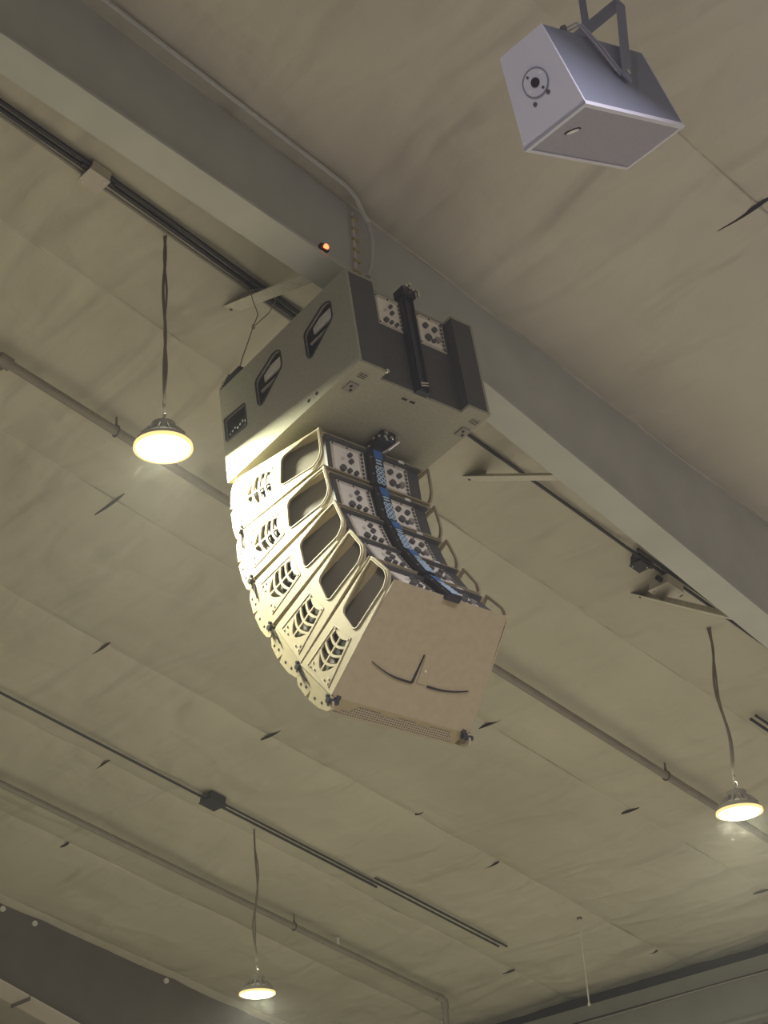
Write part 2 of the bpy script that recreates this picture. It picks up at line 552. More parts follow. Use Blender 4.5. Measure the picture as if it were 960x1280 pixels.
# header beam under the eave, with a black strip as painted shade in the gap above it
hb = thing('eave_header', 'long grey header beam below the black eave gap', 'beam', Matrix.Translation((-10, 15.1, 3.7 + CZ)))
def HBp(x0, x1, y0, y1, z0, z1):
    return MB().box(x0 + 10, x1 + 10, y0 - 15.1, y1 - 15.1, z0 - 3.7, z1 - 3.7)
HBp(X0, X1, 15.0, 15.14, 4.25, 4.405).build('upper_channel', M_HEADER, hb)
HBp(X0, X1, 14.985, 15.14, 3.80, 4.225).build('lower_channel', M_HEADER, hb)
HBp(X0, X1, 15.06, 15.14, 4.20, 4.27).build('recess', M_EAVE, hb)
HBp(X0, X1, 14.94, 15.16, 3.765, 3.80).build('bottom_lip', M_HEADER, hb)
m = MB()
pts = [(x + 10, 14.972 - 15.1, 4.215 + 0.006 * math.sin(x * 2.1) - 3.7) for x in np.linspace(X0, X1, 90)]
m.tube(pts, 0.009, 6)
m.build('cable', M_COND, hb)
es = MB().box(X0, X1, 15.36, 15.50, 3.9 + CZ, ceil_z(15.5) - 0.01).build('eave_shade_strip', M_EAVE)
tag(es, 'black strip for the shade in the gap above the header beam', 'beam')

# ------------------------------------------------------------------ conduits, pipes, boxes
def line_on_ceiling(name, label, cat, x, y0, y1, drop, r, material, group=None, n=8, wob=0.0, build=True):
    ys = np.linspace(y0, y1, max(2, int((y1 - y0) / 0.5)))
    pts = [(x + wob * math.sin(3.1 * y), y, ceil_z(y, drop + wob * (1 + math.sin(2.3 * y)))) for y in ys]
    o = MB().tube(pts, r, n).build(name, material, None, smooth=True)
    return tag(o, label, cat, group)
line_on_ceiling('conduit', 'black electrical conduit beside the rafter, running into the pale junction box', 'conduit', -7.165, Y0, 6.6, 0.105, 0.017, M_COND_DK, 'conduits beside the rafter', wob=0.004)
line_on_ceiling('conduit', 'black electrical conduit beside the rafter, on the side nearer the flange', 'conduit', -7.115, Y0, 6.6, 0.105, 0.015, M_COND_DK, 'conduits beside the rafter', wob=0.003)
line_on_ceiling('conduit', 'grey thin conduit alongside the pair of black conduits', 'conduit', -7.215, Y0, 6.6, 0.108, 0.012, M_COND, 'conduits beside the rafter')
line_on_ceiling('conduit', 'thin dark conduit emerging past the subwoofer towards the pale box', 'conduit', -7.13, 6.6, 13.6, 0.105, 0.013, M_COND_DK, 'conduits beside the rafter', wob=0.003)
line_on_ceiling('conduit', 'short dark conduit beyond the pale conduit box, passing behind the brace', 'conduit', -7.08, 9.35, 13.6, 0.105, 0.015, M_COND_DK, 'conduits beside the rafter', wob=0.003)
line_on_ceiling('conduit', 'long thin dark conduit feeding the dark junction box', 'conduit', -13.22, Y0, 12.0, 0.105, 0.014, M_COND_DK, 'conduits across the middle of the bay')
line_on_ceiling('conduit', 'thin dark conduit continuing past the dark junction box', 'conduit', -13.15, 9.75, 13.75, 0.105, 0.012, M_COND_DK, 'conduits across the middle of the bay')
line_on_ceiling('conduit', 'short dark conduit overlapping the end of the long one', 'conduit', -13.07, 11.85, 13.8, 0.105, 0.012, M_COND_DK, 'conduits across the middle of the bay')
line_on_ceiling('conduit', 'dark conduit stub above the pendant lamp beside the pale box', 'conduit', -7.93, 11.72, 15.3, 0.105, 0.014, M_COND_DK, 'paired conduit stubs by the eave')
line_on_ceiling('conduit', 'dark conduit stub alongside its twin above the pendant lamp', 'conduit', -7.86, 11.70, 15.3, 0.105, 0.012, M_COND_DK, 'paired conduit stubs by the eave')
# conduit along the near face of the rafter, bending down at the splice
pts = [(-6.045, y, ceil_z(y, 0.085)) for y in np.linspace(Y0 + 0.05, 5.55, 30)]
pts += [(-6.06, 5.64, ceil_z(5.64, 0.10)), (-6.10, 5.74, ceil_z(5.74, 0.14)), (-6.13, 5.80, 6.85 + CZ), (-6.135, 5.83, 6.72 + CZ), (-6.14, 5.82, 6.55 + CZ), (-6.15, 5.79, 6.43 + CZ)]
tag(MB().tube(pts, 0.017, 8).build('conduit', M_STEEL, None, smooth=True), 'grey conduit along the top of the rafter web, bending down at the bolted splice', 'conduit')

def jbox(x, y, s, drop, material, label, rot=0.0, cov=True):
    t = thing('junction_box', label, 'junction box', Matrix.Translation((x, y, ceil_z(y, drop))) @ Matrix.Rotation(-SL, 4, 'X') @ Matrix.Rotation(rot, 4, 'Z'))
    MB().box(-s / 2, s / 2, -s / 2, s / 2, -0.04, 0.045).build('body', material, t, bevel=0.004)
    MB().box(-s / 2 - 0.006, s / 2 + 0.006, -s / 2 - 0.006, s / 2 + 0.006, -0.048, -0.041).build('cover', material, t)
    for a in (-1, 1):
        MB().cyl((a * s * 0.36, a * s * 0.36, -0.054), (a * s * 0.36, a * s * 0.36, -0.046), 0.006, 8).build('screw', M_CHROME, t)
        MB().cyl((0.03, a * s / 2, 0), (0.03, a * (s / 2 + 0.05), 0), 0.022, 10).build('connector', M_COND_DK, t)
    return t
jbox(-7.17, 4.42, 0.145, 0.115, M_BOX, 'pale square junction box on the black conduits above the pendant lamp')
jbox(-13.18, 9.78, 0.19, 0.11, M_COND_DK, 'dark junction box where the middle conduit doubles')
jbox(-7.17, 9.76, 0.19, 0.18, M_BOX, 'pale junction box between rafter and angle brace')
jbox(-7.19, 9.50, 0.11, 0.09, M_COND_DK, 'small dark conduit fitting ahead of the pale junction box')

def pipe(label, x, y0, y1, drop, r, hangers, fittings, elbow=None, nozzle=None):
    t = thing('sprinkler_pipe', label, 'pipe', Matrix.Translation((x, y0, ceil_z(y0, drop))), 'sprinkler pipes under the ceiling')
    o = Vector((x, y0, ceil_z(y0, drop)))
    pts = [Vector((x, y, ceil_z(y, drop))) - o for y in np.linspace(y0, y1, 20)]
    if elbow:
        e = pts[-1]
        pts += [e + Vector((0.0, 0.035, -0.02)), e + Vector((0.0, 0.05, -0.06)), e + Vector((0.0, 0.05, -elbow))]
    MB().tube(pts, r, 12).build('tube', M_PIPE, t, smooth=True)
    for y in hangers:
        p = Vector((x, y, ceil_z(y, drop))) - o
        c = Vector((x, y, ceil_z(y, 0.0))) - o
        h = MB().cyl(p + Vector((0, 0, r + 0.055)), c, 0.008, 6).build('hanger_rod', M_STEEL_DARK, t)
        ring = [p + Vector((0.0 + (r + 0.006) * math.sin(a), 0, (r + 0.006) * math.cos(a) + (0.03 if abs(a - math.pi) > 2.9 else 0))) for a in np.linspace(0.25, 2 * math.pi - 0.25, 18)]
        ring = [p + Vector((0, 0, r + 0.055))] + ring + [p + Vector((0, 0, r + 0.055))]
        MB().tube(ring, 0.008, 6).build('hanger_ring', M_STEEL_DARK, h)
    for y in fittings:
        a = Vector((x, y - 0.05, ceil_z(y - 0.05, drop))) - o
        b = Vector((x, y + 0.05, ceil_z(y + 0.05, drop))) - o
        MB().cyl(a, b, r * 1.45, 14).build('coupling', M_PIPE, t, smooth=True)
        mid = (a + b) / 2
        MB().cyl(mid + Vector((-r * 1.5, 0, -r)), mid + Vector((-r * 1.5, 0, r)), r * 0.55, 8).build('coupling_bolt', M_STEEL_DARK, t)
    if elbow:
        e = Vector((x, y1, ceil_z(y1, drop))) - o
        MB().tube([e + Vector((0, -0.07, 0.017)), e + Vector((0, 0.0, 0)), e + Vector((0, 0.045, -0.03)), e + Vector((0, 0.05, -0.12))], r * 1.35, 12).build('elbow', M_PIPE, t, smooth=True)
    if nozzle:
        p = Vector((x, nozzle, ceil_z(nozzle, drop))) - o
        nz = MB().cyl(p, p + Vector((0, 0, r + 0.06)), 0.016, 8).build('nozzle', M_WHITE, t)
        MB().cyl(p + Vector((0, 0, r + 0.075)), p + Vector((0, 0, r + 0.08)), 0.03, 10).build('deflector', M_WHITE, nz)
        MB().box(p.x - 0.02, p.x + 0.02, p.y - 0.004, p.y + 0.004, p.z + r + 0.05, p.z + r + 0.08).build('nozzle_frame', M_WHITE, nz)
    return t
pipe('grey pipe passing behind the hanging loudspeakers and the pendant lamp', -9.05, Y0, 15.2, 0.20, 0.036, [5.84, 11.88], [4.88])
pipe('grey pipe with an elbow near the header beam, carrying a small pale nozzle', -14.62, Y0, 14.22, 0.20, 0.036, [11.98, 3.0], [8.0], elbow=1.1, nozzle=12.62)

rod = thing('threaded_rod', 'thin threaded rod hanging from the ceiling beside the header beam', 'rod', Matrix.Translation((-11.98, 13.83, 4.05 + CZ)))
MB().cyl((0, 0, 0), (0, 0, ceil_z(13.83) - 4.05 - CZ), 0.008, 6).build('rod', M_BRACE, rod)
MB().cyl((0, 0, ceil_z(13.83) - 4.05 - CZ - 0.05), (0, 0, ceil_z(13.83) - 4.05 - CZ - 0.015), 0.03, 10).build('washer', M_STEEL_DARK, rod)
MB().cyl((0, 0, 0.0), (0, 0, 0.03), 0.016, 6).build('nut', M_BRACE, rod)

# ------------------------------------------------------------------ pendant lamps
def lamp(x, y, z, label, cord_seed, group, cool=False, up=UP_W, power=LAMP_W):
    z += CZ
    t = thing('pendant_lamp', label, 'lamp', Matrix.Translation((x, y, z)), group)
    R = 0.172
    MB().lathe([(0.05, 0.175), (0.075, 0.17), (0.085, 0.10), (0.10, 0.085), (0.150, 0.06), (R, 0.03), (R + 0.006, 0.012), (R + 0.006, 0.0), (R - 0.006, -0.004)], n=36).build('housing', M_HOUSING, t, smooth=True)
    for k in range(16):
        a = 2 * math.pi * k / 16
        c, s_ = math.cos(a), math.sin(a)
        vs = []
        for zz, ra, rb in ((0.055, 0.08, 0.165), (0.125, 0.08, 0.105)):
            for q in (-0.003, 0.003):
                for rr in (ra, rb):
                    vs.append((rr * c - q * s_, rr * s_ + q * c, zz))
        MB().hull8(vs).build('fin', M_HOUSING, t)
    MB().lathe([(R + 0.010, 0.012), (R + 0.012, -0.006), (R - 0.004, -0.010), (R - 0.008, 0.004)], n=40).build('rim', M_RIM_GLOW, t, smooth=True)
    MB().lathe([(R - 0.006, -0.004), (R - 0.02, -0.014), (R * 0.7, -0.022), (R * 0.3, -0.026), (0.01, -0.027)], n=40).build('lens', M_LENS_C if cool else M_LENS, t, smooth=True)
    hook = [(0.0, 0, 0.175), (0, 0, 0.20), (0.018, 0, 0.215), (0.022, 0, 0.235), (0.0, 0, 0.255), (-0.012, 0, 0.25)]
    MB().tube(hook, 0.006, 6).build('hook', M_CHROME, t)
    # two loosely twisted cords up to the ceiling
    rg = random.Random(cord_seed)
    top = ceil_z(y, 0.05) - z
    n = 40
    k1, k2, k3 = rg.uniform(0, 6), rg.uniform(0, 6), rg.uniform(0.5, 1)
    for c_ in range(2):
        pts = []
        for i in range(n + 1):
            q = i / n
            zz = 0.17 + (top - 0.17) * q
            env = math.sin(math.pi * q)
            dx = 0.022 * env * math.sin(9 * q + k1) + (1 if c_ else -1) * (0.006 + 0.006 * math.sin(14 * q + k2)) * min(1, 6 * q)
            dy = 0.022 * env * math.sin(7 * q + k2) + (1 if c_ else -1) * 0.006 * math.cos(17 * q + k3)
            pts.append((dx, dy, zz))
        MB().tube(pts, 0.0105 if c_ == 0 else 0.008, 6).build('cord', M_CORD, t, smooth=True)
    L = bpy.data.lights.new('lamp_light', 'AREA')
    L.shape = 'DISK'
    L.size = 0.32
    L.energy = power
    L.color = COOL if cool else WARM
    lo = bpy.data.objects.new('lamp_light', L)
    COL.objects.link(lo)
    lo.parent = t
    lo.location = (0, 0, -0.035)
    if up:
        Lp = bpy.data.lights.new('added_uplight', 'POINT')
        Lp.energy = up
        Lp.shadow_soft_size = 0.08
        Lp.color = COOL if cool else WARM
        lp = bpy.data.objects.new('added_uplight', Lp)
        COL.objects.link(lp)
        lp.parent = t
        lp.location = (0, 0, 0.30)
    return t
G = 'round high-bay pendant lamps'
lamp(-7.28, 5.04, 5.46, 'round glowing pendant lamp hanging beside the front edge of the subwoofer', 1, G)
lamp(-7.38, 10.54, 4.20, 'round glowing pendant lamp hanging past the rafter, in line with the nearer pipe', 2, G)
lamp(-13.40, 10.48, 4.09, 'round glowing pendant lamp hanging near the farther pipe, small and distant', 3, G)
k = 10
for x, y, c, lb in ((-13.4, 4.95, 0, 'round pendant lamp level with the middle conduit, on the high side of the roof'), (-1.2, 4.95, 1, 'round pinkish pendant lamp in the bay of the yoke-held loudspeaker'),
                    (-1.2, 10.5, 1, 'round pinkish pendant lamp near the eave, in the bay of the yoke-held loudspeaker'), (-1.2, -0.6, 1, 'round pinkish pendant lamp hanging highest, near the ridge'),
                    (4.6, 4.95, 1, 'round pinkish pendant lamp next to the stage-side wall')):
    k += 1
    lamp(x, y, ceil_z(y) - CZ - 1.72, lb, k, G, cool=bool(c))

# ------------------------------------------------------------------ subwoofer (local: x to the right seen from behind, y to the front, z up)
MS = Matrix.Translation((-5.76269, 5.32063, 5.38438 + CZ)) @ Euler((-0.1223, 0.0027, 1.5318), 'XYZ').to_matrix().to_4x4()
SW, SD, SH = 1.0, 1.316, 0.72
sub = thing('subwoofer', 'big dark grey flown subwoofer box on top of the loudspeaker array', 'speaker', MS)
plan = [(0, 0), (0.20, 0), (0.20, 0.07), (0.826, 0.07), (0.826, 0), (1, 0), (1, SD), (0, SD)]
# side handle pockets are real recesses: build the cabinet from top, bottom, rear, front, right and a holed left and right side
H1 = [(0.17, 0.46), (0.17, 0.595), (0.235, 0.617), (0.44, 0.535), (0.437, 0.35), (0.40, 0.322)]
H2 = [(y + 0.506, z) for y, z in H1]
HR = round_poly(H1, 0.03)
HR2 = round_poly(H2, 0.03)
RP = round_poly([(1.07, 0.28), (1.07, 0.455), (1.29, 0.475), (1.29, 0.30)], 0.015)
side_outline = [(0, 0), (SD, 0), (SD, SH), (0, SH)]
for xs, sg in ((0.0, 1), (SW, -1)):
    MB().plate([side_outline, HR[::-1], HR2[::-1], RP[::-1]], lambda a, b, h, xs=xs, sg=sg: (xs + sg * h, a, b), 0.018).build('side_panel', M_SUBPAINT, sub)
in_plan = [(0.018, 0.0), (0.20, 0.0), (0.20, 0.07), (0.826, 0.07), (0.826, 0.0), (0.982, 0.0), (0.982, SD - 0.02), (0.018, SD - 0.02)]
for nm, z0, z1 in (('bottom_panel', 0.0, 0.018), ('top_panel', SH - 0.018, SH)):
    MB().plate([in_plan], lambda a, b, h, z0=z0: (a, b, z0 + h), z1 - z0).build(nm, M_SUBPAINT, sub)
m = MB()
m.box(0.018, 0.20, 0.0, 0.018, 0.018, SH - 0.018)
m.box(0.826, 0.982, 0.0, 0.018, 0.018, SH - 0.018)
m.box(0.182, 0.20, 0.018, 0.088, 0.018, SH - 0.018)
m.box(0.826, 0.844, 0.018, 0.088, 0.018, SH - 0.018)
m.box(0.20, 0.826, 0.07, 0.088, 0.018, SH - 0.018)
m.build('rear_panel', M_PAINT_DK, sub)
MB().box(0.018, 0.982, SD - 0.02, SD + 0.012, 0.018, SH - 0.018).build('front_grille', M_PERF, sub)
# inner cups behind the pockets
def pocket_cup(loop, depth, nm):
    for xs, sg in ((0.018, 1), (0.982, -1)):
        cy = sum(p[0] for p in loop) / len(loop)
        cz = sum(p[1] for p in loop) / len(loop)
        mm = MB()
        n = len(loop)
        vs = [(xs, a, b) for a, b in loop] + [(xs + sg * depth, cy + (a - cy) * 0.92, cz + (b - cz) * 0.92) for a, b in loop]
        fs = [(i, (i + 1) % n, n + (i + 1) % n, n + i) for i in range(n)] + [tuple(range(n, 2 * n))]
        mm.add(vs, fs)
        # rim
        rim = [(xs - sg * 0.018, a, b) for a, b in loop]
        cup = mm.build(nm, M_BLACK, sub)
        MB().tube(rim + [rim[0]], 0.006, 6).build('rim', M_BLACK, cup)
        if nm == 'handle_cup':
            y0 = loop[0][0] - 0.17 if False else min(p[0] for p in loop) - 0.17
            f = 1 if sg > 0 else -1
            px = xs + sg * 0.012
            MB().box(min(px, px + sg * 0.01), max(px, px + sg * 0.01), y0 + 0.21, y0 + 0.385, 0.505, 0.585).build('plate', M_BRACE, cup)
            MB().cyl((xs - sg * 0.004, y0 + 0.205, 0.436), (xs - sg * 0.004, y0 + 0.40, 0.432), 0.010, 10).build('grip', M_COND, cup)
            MB().cyl((xs + sg * 0.01, y0 + 0.27, 0.40), (xs - sg * 0.0, y0 + 0.27, 0.40), 0.014, 10).build('latch', M_KNOB, cup)
        else:
            for q in range(7):
                MB().cyl((xs - sg * 0.004, 1.10 + 0.027 * q, 0.345 + 0.008 * ((q * 5) % 3)), (xs + sg * 0.012, 1.10 + 0.027 * q, 0.345 + 0.008 * ((q * 5) % 3)), 0.009, 8).build('pin', M_CHROME, cup)
            MB().box(min(xs + sg * 0.012, xs + sg * 0.03), max(xs + sg * 0.012, xs + sg * 0.03), 1.085, 1.275, 0.30, 0.335).build('latch', M_RIG, cup)
pocket_cup(HR, 0.07, 'handle_cup')
pocket_cup(HR2, 0.07, 'handle_cup')
pocket_cup(RP, 0.05, 'rigging_pocket')
for y in (0.398, 0.477):
    MB().cyl((-0.002, y, 0.049), (0.004, y, 0.049), 0.012, 10).build('screw_hole', M_BLACK, sub)

def connector_panel(parent, x0, x1, z0, z1, y, layout=0):
    """aluminium plate on a rear face (facing -y) with sockets and a row of screws"""
    p = MB().box(x0, x1, y - 0.006, y, z0, z1).build('connector_plate', M_PANEL, parent)
    W, H = x1 - x0, z1 - z0
    MB().box(x0 + 0.06 * W, x1 - 0.18 * W, y - 0.009, y - 0.006, z0 + 0.08 * H, z1 - 0.12 * H).build('inset', M_INSET, p)
    def kn(fx, fz, r, d=0.02, mt=M_KNOB):
        x, z = x0 + fx * W, z0 + fz * H
        MB().cyl((x, y - 0.008 - d, z), (x, y - 0.006, z), r * W, 12).build('socket', mt, p)
    if layout == 0:
        kn(0.52, 0.68, 0.06); kn(0.54, 0.47, 0.065); kn(0.30, 0.50, 0.05, 0.01, M_PANEL)
        kn(0.26, 0.15, 0.085); kn(0.46, 0.13, 0.06); kn(0.66, 0.12, 0.06)
    else:
        kn(0.26, 0.62, 0.09); kn(0.60, 0.60, 0.085); kn(0.30, 0.24, 0.11, 0.02, M_KNOB); kn(0.66, 0.28, 0.10, 0.02, M_COND); kn(0.50, 0.20, 0.07, 0.01, M_KNOB)
    for q in range(7):
        MB().cyl((x1 - 0.08 * W, y - 0.010, z0 + H * (0.10 + 0.13 * q)), (x1 - 0.08 * W, y - 0.006, z0 + H * (0.10 + 0.13 * q)), 0.010, 8).build('screw', M_KNOB, p)
    for fx, fz in ((0.05, 0.95), (0.5, 0.95), (0.95, 0.95), (0.05, 0.05), (0.95, 0.05)):
        MB().cyl((x0 + fx * W, y - 0.009, z0 + fz * H), (x0 + fx * W, y - 0.006, z0 + fz * H), 0.006, 8).build('screw', M_BLACK, p)
    return p
connector_panel(sub, 0.268, 0.468, 0.462, 0.70, 0.07, 0)
connector_panel(sub, 0.588, 0.800, 0.448, 0.69, 0.07, 1)
# centre rear rigging rail
rl = MB().box(0.458, 0.548, 0.03, 0.07, 0.0, 0.735).build('rigging_rail', M_RIG, sub)
MB().box(0.470, 0.478, 0.015, 0.03, 0.0, 0.735).build('rail_lip', M_RIG, rl)
MB().box(0.530, 0.538, 0.015, 0.03, 0.0, 0.735).build('rail_lip', M_RIG, rl)
for z in (0.03, 0.05):
    MB().cyl((0.475, 0.02, z), (0.535, 0.02, z + 0.02), 0.007, 8).build('pin', M_CHROME, rl)
tp = MB().box(0.45, 0.555, 0.0, 0.09, 0.735, 0.80).build('top_hinge', M_BLACK, sub, bevel=0.006)
for x, z in ((0.47, 0.79), (0.50, 0.815), (0.52, 0.78)):
    MB().cyl((x, -0.02, z), (x, 0.02, z), 0.013, 8).build('pin', M_CHROME, tp)
MB().tube([(0.545, -0.005, 0.80), (0.56, -0.02, 0.77), (0.555, -0.015, 0.735)], 0.010, 6).build('clip', M_CHROME, tp)
# fly bracket on the front of the top, feet below
fb = MB().box(0.01, 0.16, 1.10, 1.30, SH, SH + 0.07).build('fly_bracket', M_BLACK, sub, bevel=0.01)
for q in range(6):
    MB().cyl((-0.004, 1.30 - 0.018 * q, SH + 0.01 + 0.010 * q), (0.02, 1.30 - 0.018 * q, SH + 0.01 + 0.010 * q), 0.010, 8).build('pin', M_CHROME, fb)
MB().box(0.84, 0.99, 1.10, 1.30, SH, SH + 0.07).build('fly_bracket', M_BLACK, sub, bevel=0.01)
for x in (0.092, 0.952):
    f = MB().box(x - 0.035, x + 0.035, 0.165, 0.245, -0.012, 0.0).build('foot_plate', M_COND, sub, bevel=0.008)
    MB().cyl((x - 0.01, 0.19, -0.015), (x - 0.01, 0.19, -0.011), 0.010, 8).build('hole', M_BLACK, f)
    MB().cyl((x + 0.01, 0.22, -0.015), (x + 0.01, 0.22, -0.011), 0.010, 8).build('hole', M_BLACK, f)
    MB().box(x - 0.03, x + 0.03, 0.07, 0.12, -0.004, 0.0).build('foot_plate', M_SUBPAINT, sub)
    for k in range(3):
        MB().box(x - 0.026, x + 0.026, 0.078 + 0.014 * k, 0.083 + 0.014 * k, -0.006, -0.003).build('slot', M_BLACK, sub)
for x in (0.44, 0.50):
    MB().box(x - 0.018, x + 0.018, 0.13, 0.145, -0.004, 0.0).build('slot', M_BLACK, sub)
MB().cyl((0.198, 0.004, 0.006), (0.198, -0.012, 0.006), 0.012, 8).build('pin', M_CHROME, sub)
# rear link carrying the first array cabinet
lk = MB().box(0.50, 0.60, 0.42, 0.60, -0.075, 0.0).build('rear_link', M_RIG, sub, bevel=0.01)
for x, y, z in ((0.50, 0.45, -0.05), (0.50, 0.50, -0.035), (0.50, 0.55, -0.06), (0.53, 0.42, -0.03), (0.57, 0.42, -0.055), (0.52, 0.42, -0.065)):
    MB().cyl((x - 0.018, y - 0.012, z), (x + 0.012, y + 0.01, z), 0.010, 8).build('pin', M_CHROME, lk)
MB().tube([(0.60, 0.41, -0.02), (0.605, 0.41, -0.07), (0.57, 0.47, -0.10), (0.545, 0.52, -0.115)], 0.011, 8).build('clip', M_CHROME, lk)
MB().box(0.505, 0.565, 0.50, 0.56, -0.16, -0.06).build('link_arm', M_RIG, lk)
# suspension: two plates up to the rafter flange
for x in (0.42, 0.60):
    MB().cyl((x, 0.30, SH), (x + 0.0, 0.34, SH + 0.30), 0.012, 8).build('suspension_rod', M_RIG, sub)

# ------------------------------------------------------------------ array cabinets
D, HRr, HF = 0.678, 0.1278, 0.1852
XF, XRr = 0.0098, 0.0769
def zt_at(y, f=1.0):
    return (HRr + (HF - HRr) * y / D) * f

def make_element():
    e = thing('array_speaker', None, 'speaker', None, 'flown array cabinets')
    # enclosure, tapering to the rear in plan and in height
    def ring(y, x, zf):
        z = zt_at(y) * zf
        return [(x, y, -z), (1 - x, y, -z), (x, y, z), (1 - x, y, z)]
    m = MB()
    st = [(0.030, 0.150, 0.985), (0.36, 0.075, 0.985), (0.64, 0.030, 0.985), (0.69, 0.022, 0.985)]
    for (ya, xa, za), (yb, xb, zb_) in zip(st[:-1], st[1:]):
        a, b = ring(ya, xa, za), ring(yb, xb, zb_)
        m.hull8([a[0], a[1], b[0], b[1], a[2], a[3], b[2], b[3]])
    m.build('enclosure', M_ENCL_SHADE, e)
    # bottom and top skins reach over the side plates at the full width
    for sg, nm in ((-1, 'bottom_skin'), (1, 'top_skin')):
        m = MB()
        vs = []
        for k in (0, 1):
            for y in (0.0, 0.69):
                xi = XRr + (XF - XRr) * y / D + 0.004
                if y == 0.0:
                    xi = XRr + 0.02
                for x in (xi, 1 - xi):
                    vs.append((x, y, sg * (zt_at(y) - (0.0 if (k == 0) == (sg < 0) else 0.008))))
        m.hull8(vs)
        m.build(nm, M_PAINT, e)
    # rear panel, dark, between the handles
    y = 0.028
    rp = MB().hull8([(0.145, y - 0.012, -0.125), (0.855, y - 0.012, -0.125), (0.145, y + 0.01, -0.127), (0.855, y + 0.01, -0.127),
                     (0.145, y - 0.012, 0.122), (0.855, y - 0.012, 0.122), (0.145, y + 0.01, 0.124), (0.855, y + 0.01, 0.124)]).build('rear_panel', M_PAINT_DK, e)
    yy = y - 0.012
    connector_panel(e, 0.180, 0.425, -0.125, 0.088, yy, 0)
    connector_panel(e, 0.560, 0.762, -0.118, 0.084, yy, 1)
    MB().hull8([(0.14, yy - 0.03, 0.092), (0.44, yy - 0.03, 0.092), (0.14, yy, 0.092), (0.44, yy, 0.092), (0.14, yy - 0.015, 0.122), (0.44, yy - 0.015, 0.122), (0.14, yy, 0.122), (0.44, yy, 0.122)]).build('rear_ledge', M_PAINT_DK, e)
    MB().hull8([(0.56, yy - 0.03, 0.088), (0.86, yy - 0.03, 0.088), (0.56, yy, 0.088), (0.86, yy, 0.088), (0.56, yy - 0.015, 0.122), (0.86, yy - 0.015, 0.122), (0.56, yy, 0.122), (0.86, yy, 0.122)]).build('rear_ledge', M_PAINT_DK, e)
    MB().box(0.685, 0.725, yy - 0.031, yy - 0.02, 0.097, 0.115).build('name_tag', M_WHITE, e)
    # centre splay link with its blue scale and printed rings
    lk = MB().box(0.440, 0.545, yy - 0.040, yy, -0.150, 0.118).build('splay_link', M_BLACK, e, bevel=0.008)
    MB().box(0.466, 0.540, yy - 0.046, yy - 0.040, -0.142, 0.113).build('scale_plate', M_RIG, lk)
    MB().hull8([(0.472, yy - 0.050, 0.045), (0.534, yy - 0.050, 0.045), (0.472, yy - 0.046, 0.045), (0.534, yy - 0.046, 0.045), (0.472, yy - 0.050, 0.105), (0.534, yy - 0.050, 0.105), (0.472, yy - 0.046, 0.105), (0.534, yy - 0.046, 0.105)]).build('blue_mark', M_BLUE, lk)
    for z in (0.028, 0.006):
        MB().box(0.482, 0.524, yy - 0.049, yy - 0.046, z, z + 0.009).build('scale_bar', M_RING, lk)
    for z in (-0.024, -0.058, -0.092, -0.124):
        for x in (0.487, 0.519):
            rr = [(x + 0.0125 * math.cos(a), yy - 0.048, z + 0.0125 * math.sin(a)) for a in np.linspace(0, 2 * math.pi, 13)]
            MB().tube(rr, 0.0036, 5).build('ring', M_RING, lk)
    for z in (0.05, -0.07):
        MB().cyl((0.448, yy - 0.03, z), (0.462, yy - 0.03, z), 0.012, 8).build('pin', M_CHROME, lk)
    # side plates with handle opening and leaf-shaped vents
    topz = lambda y: zt_at(y)
    outline = [(-0.024, 0.118), (-0.022, 0.130), (0.02, topz(0.02)), (0.686, topz(0.686)), (0.686, -topz(0.686)), (0.06, -topz(0.06)), (0.02, -0.122), (-0.014, -0.085), (-0.024, -0.05)]
    hole = round_poly([(-0.010, 0.118), (0.10, 0.124), (0.292, 0.110), (0.316, 0.088), (0.340, -0.060), (0.322, -0.084), (0.060, -0.104), (0.012, -0.078), (-0.010, -0.035)], 0.012)
    def leaf_half(z, top):                 # outline half-width of the vent along y
        return z
    holes = []
    ys0, ye = 0.418, 0.634
    def half(y):
        q = (y - ys0) / (ye - ys0)
        return (0.060 + 0.036 * math.sin(math.pi * min(1, q * 0.9 + 0.05))) * (1 - max(0, (q - 0.55) / 0.45) ** 2.2 * 0.85)
    rib, spn = 0.0075, 0.006
    nr = 4
    for i in range(nr):
        a0 = ys0 + (ye - ys0) * i / nr
        a1 = ys0 + (ye - ys0) * (i + 1) / nr
        for sg in (1, -1):
            lo, hi = [], []
            for k in range(7):
                z = spn + (0.092 - spn) * k / 6
                bend = 3.6 * z * z
                ya, yb = a0 + rib - bend, a1 - rib - bend * 1.02
                if i == 0:
                    ya = max(ya, ys0 - 0.004 - bend * 0.25)
                lo.append((ya, z))
                hi.append((yb, z))
            # clip to outline
            def clip(pt):
                y, z = pt
                yc = min(max(y, ys0 - 0.012), ye)
                return (yc, min(z, max(half(min(max(y, ys0), ye)), spn + 0.002)))
            lo = [clip(p) for p in lo]
            hi = [clip(p) for p in hi]
            poly = lo + hi[::-1]
            # drop duplicates
            cl = []
            for p in poly:
                if not cl or (Vector(p) - Vector(cl[-1])).length > 0.0015:
                    cl.append(p)
            if (Vector(cl[0]) - Vector(cl[-1])).length < 0.0015:
                cl.pop()
            holes.append([(y, sg * z + 0.004) for y, z in cl])
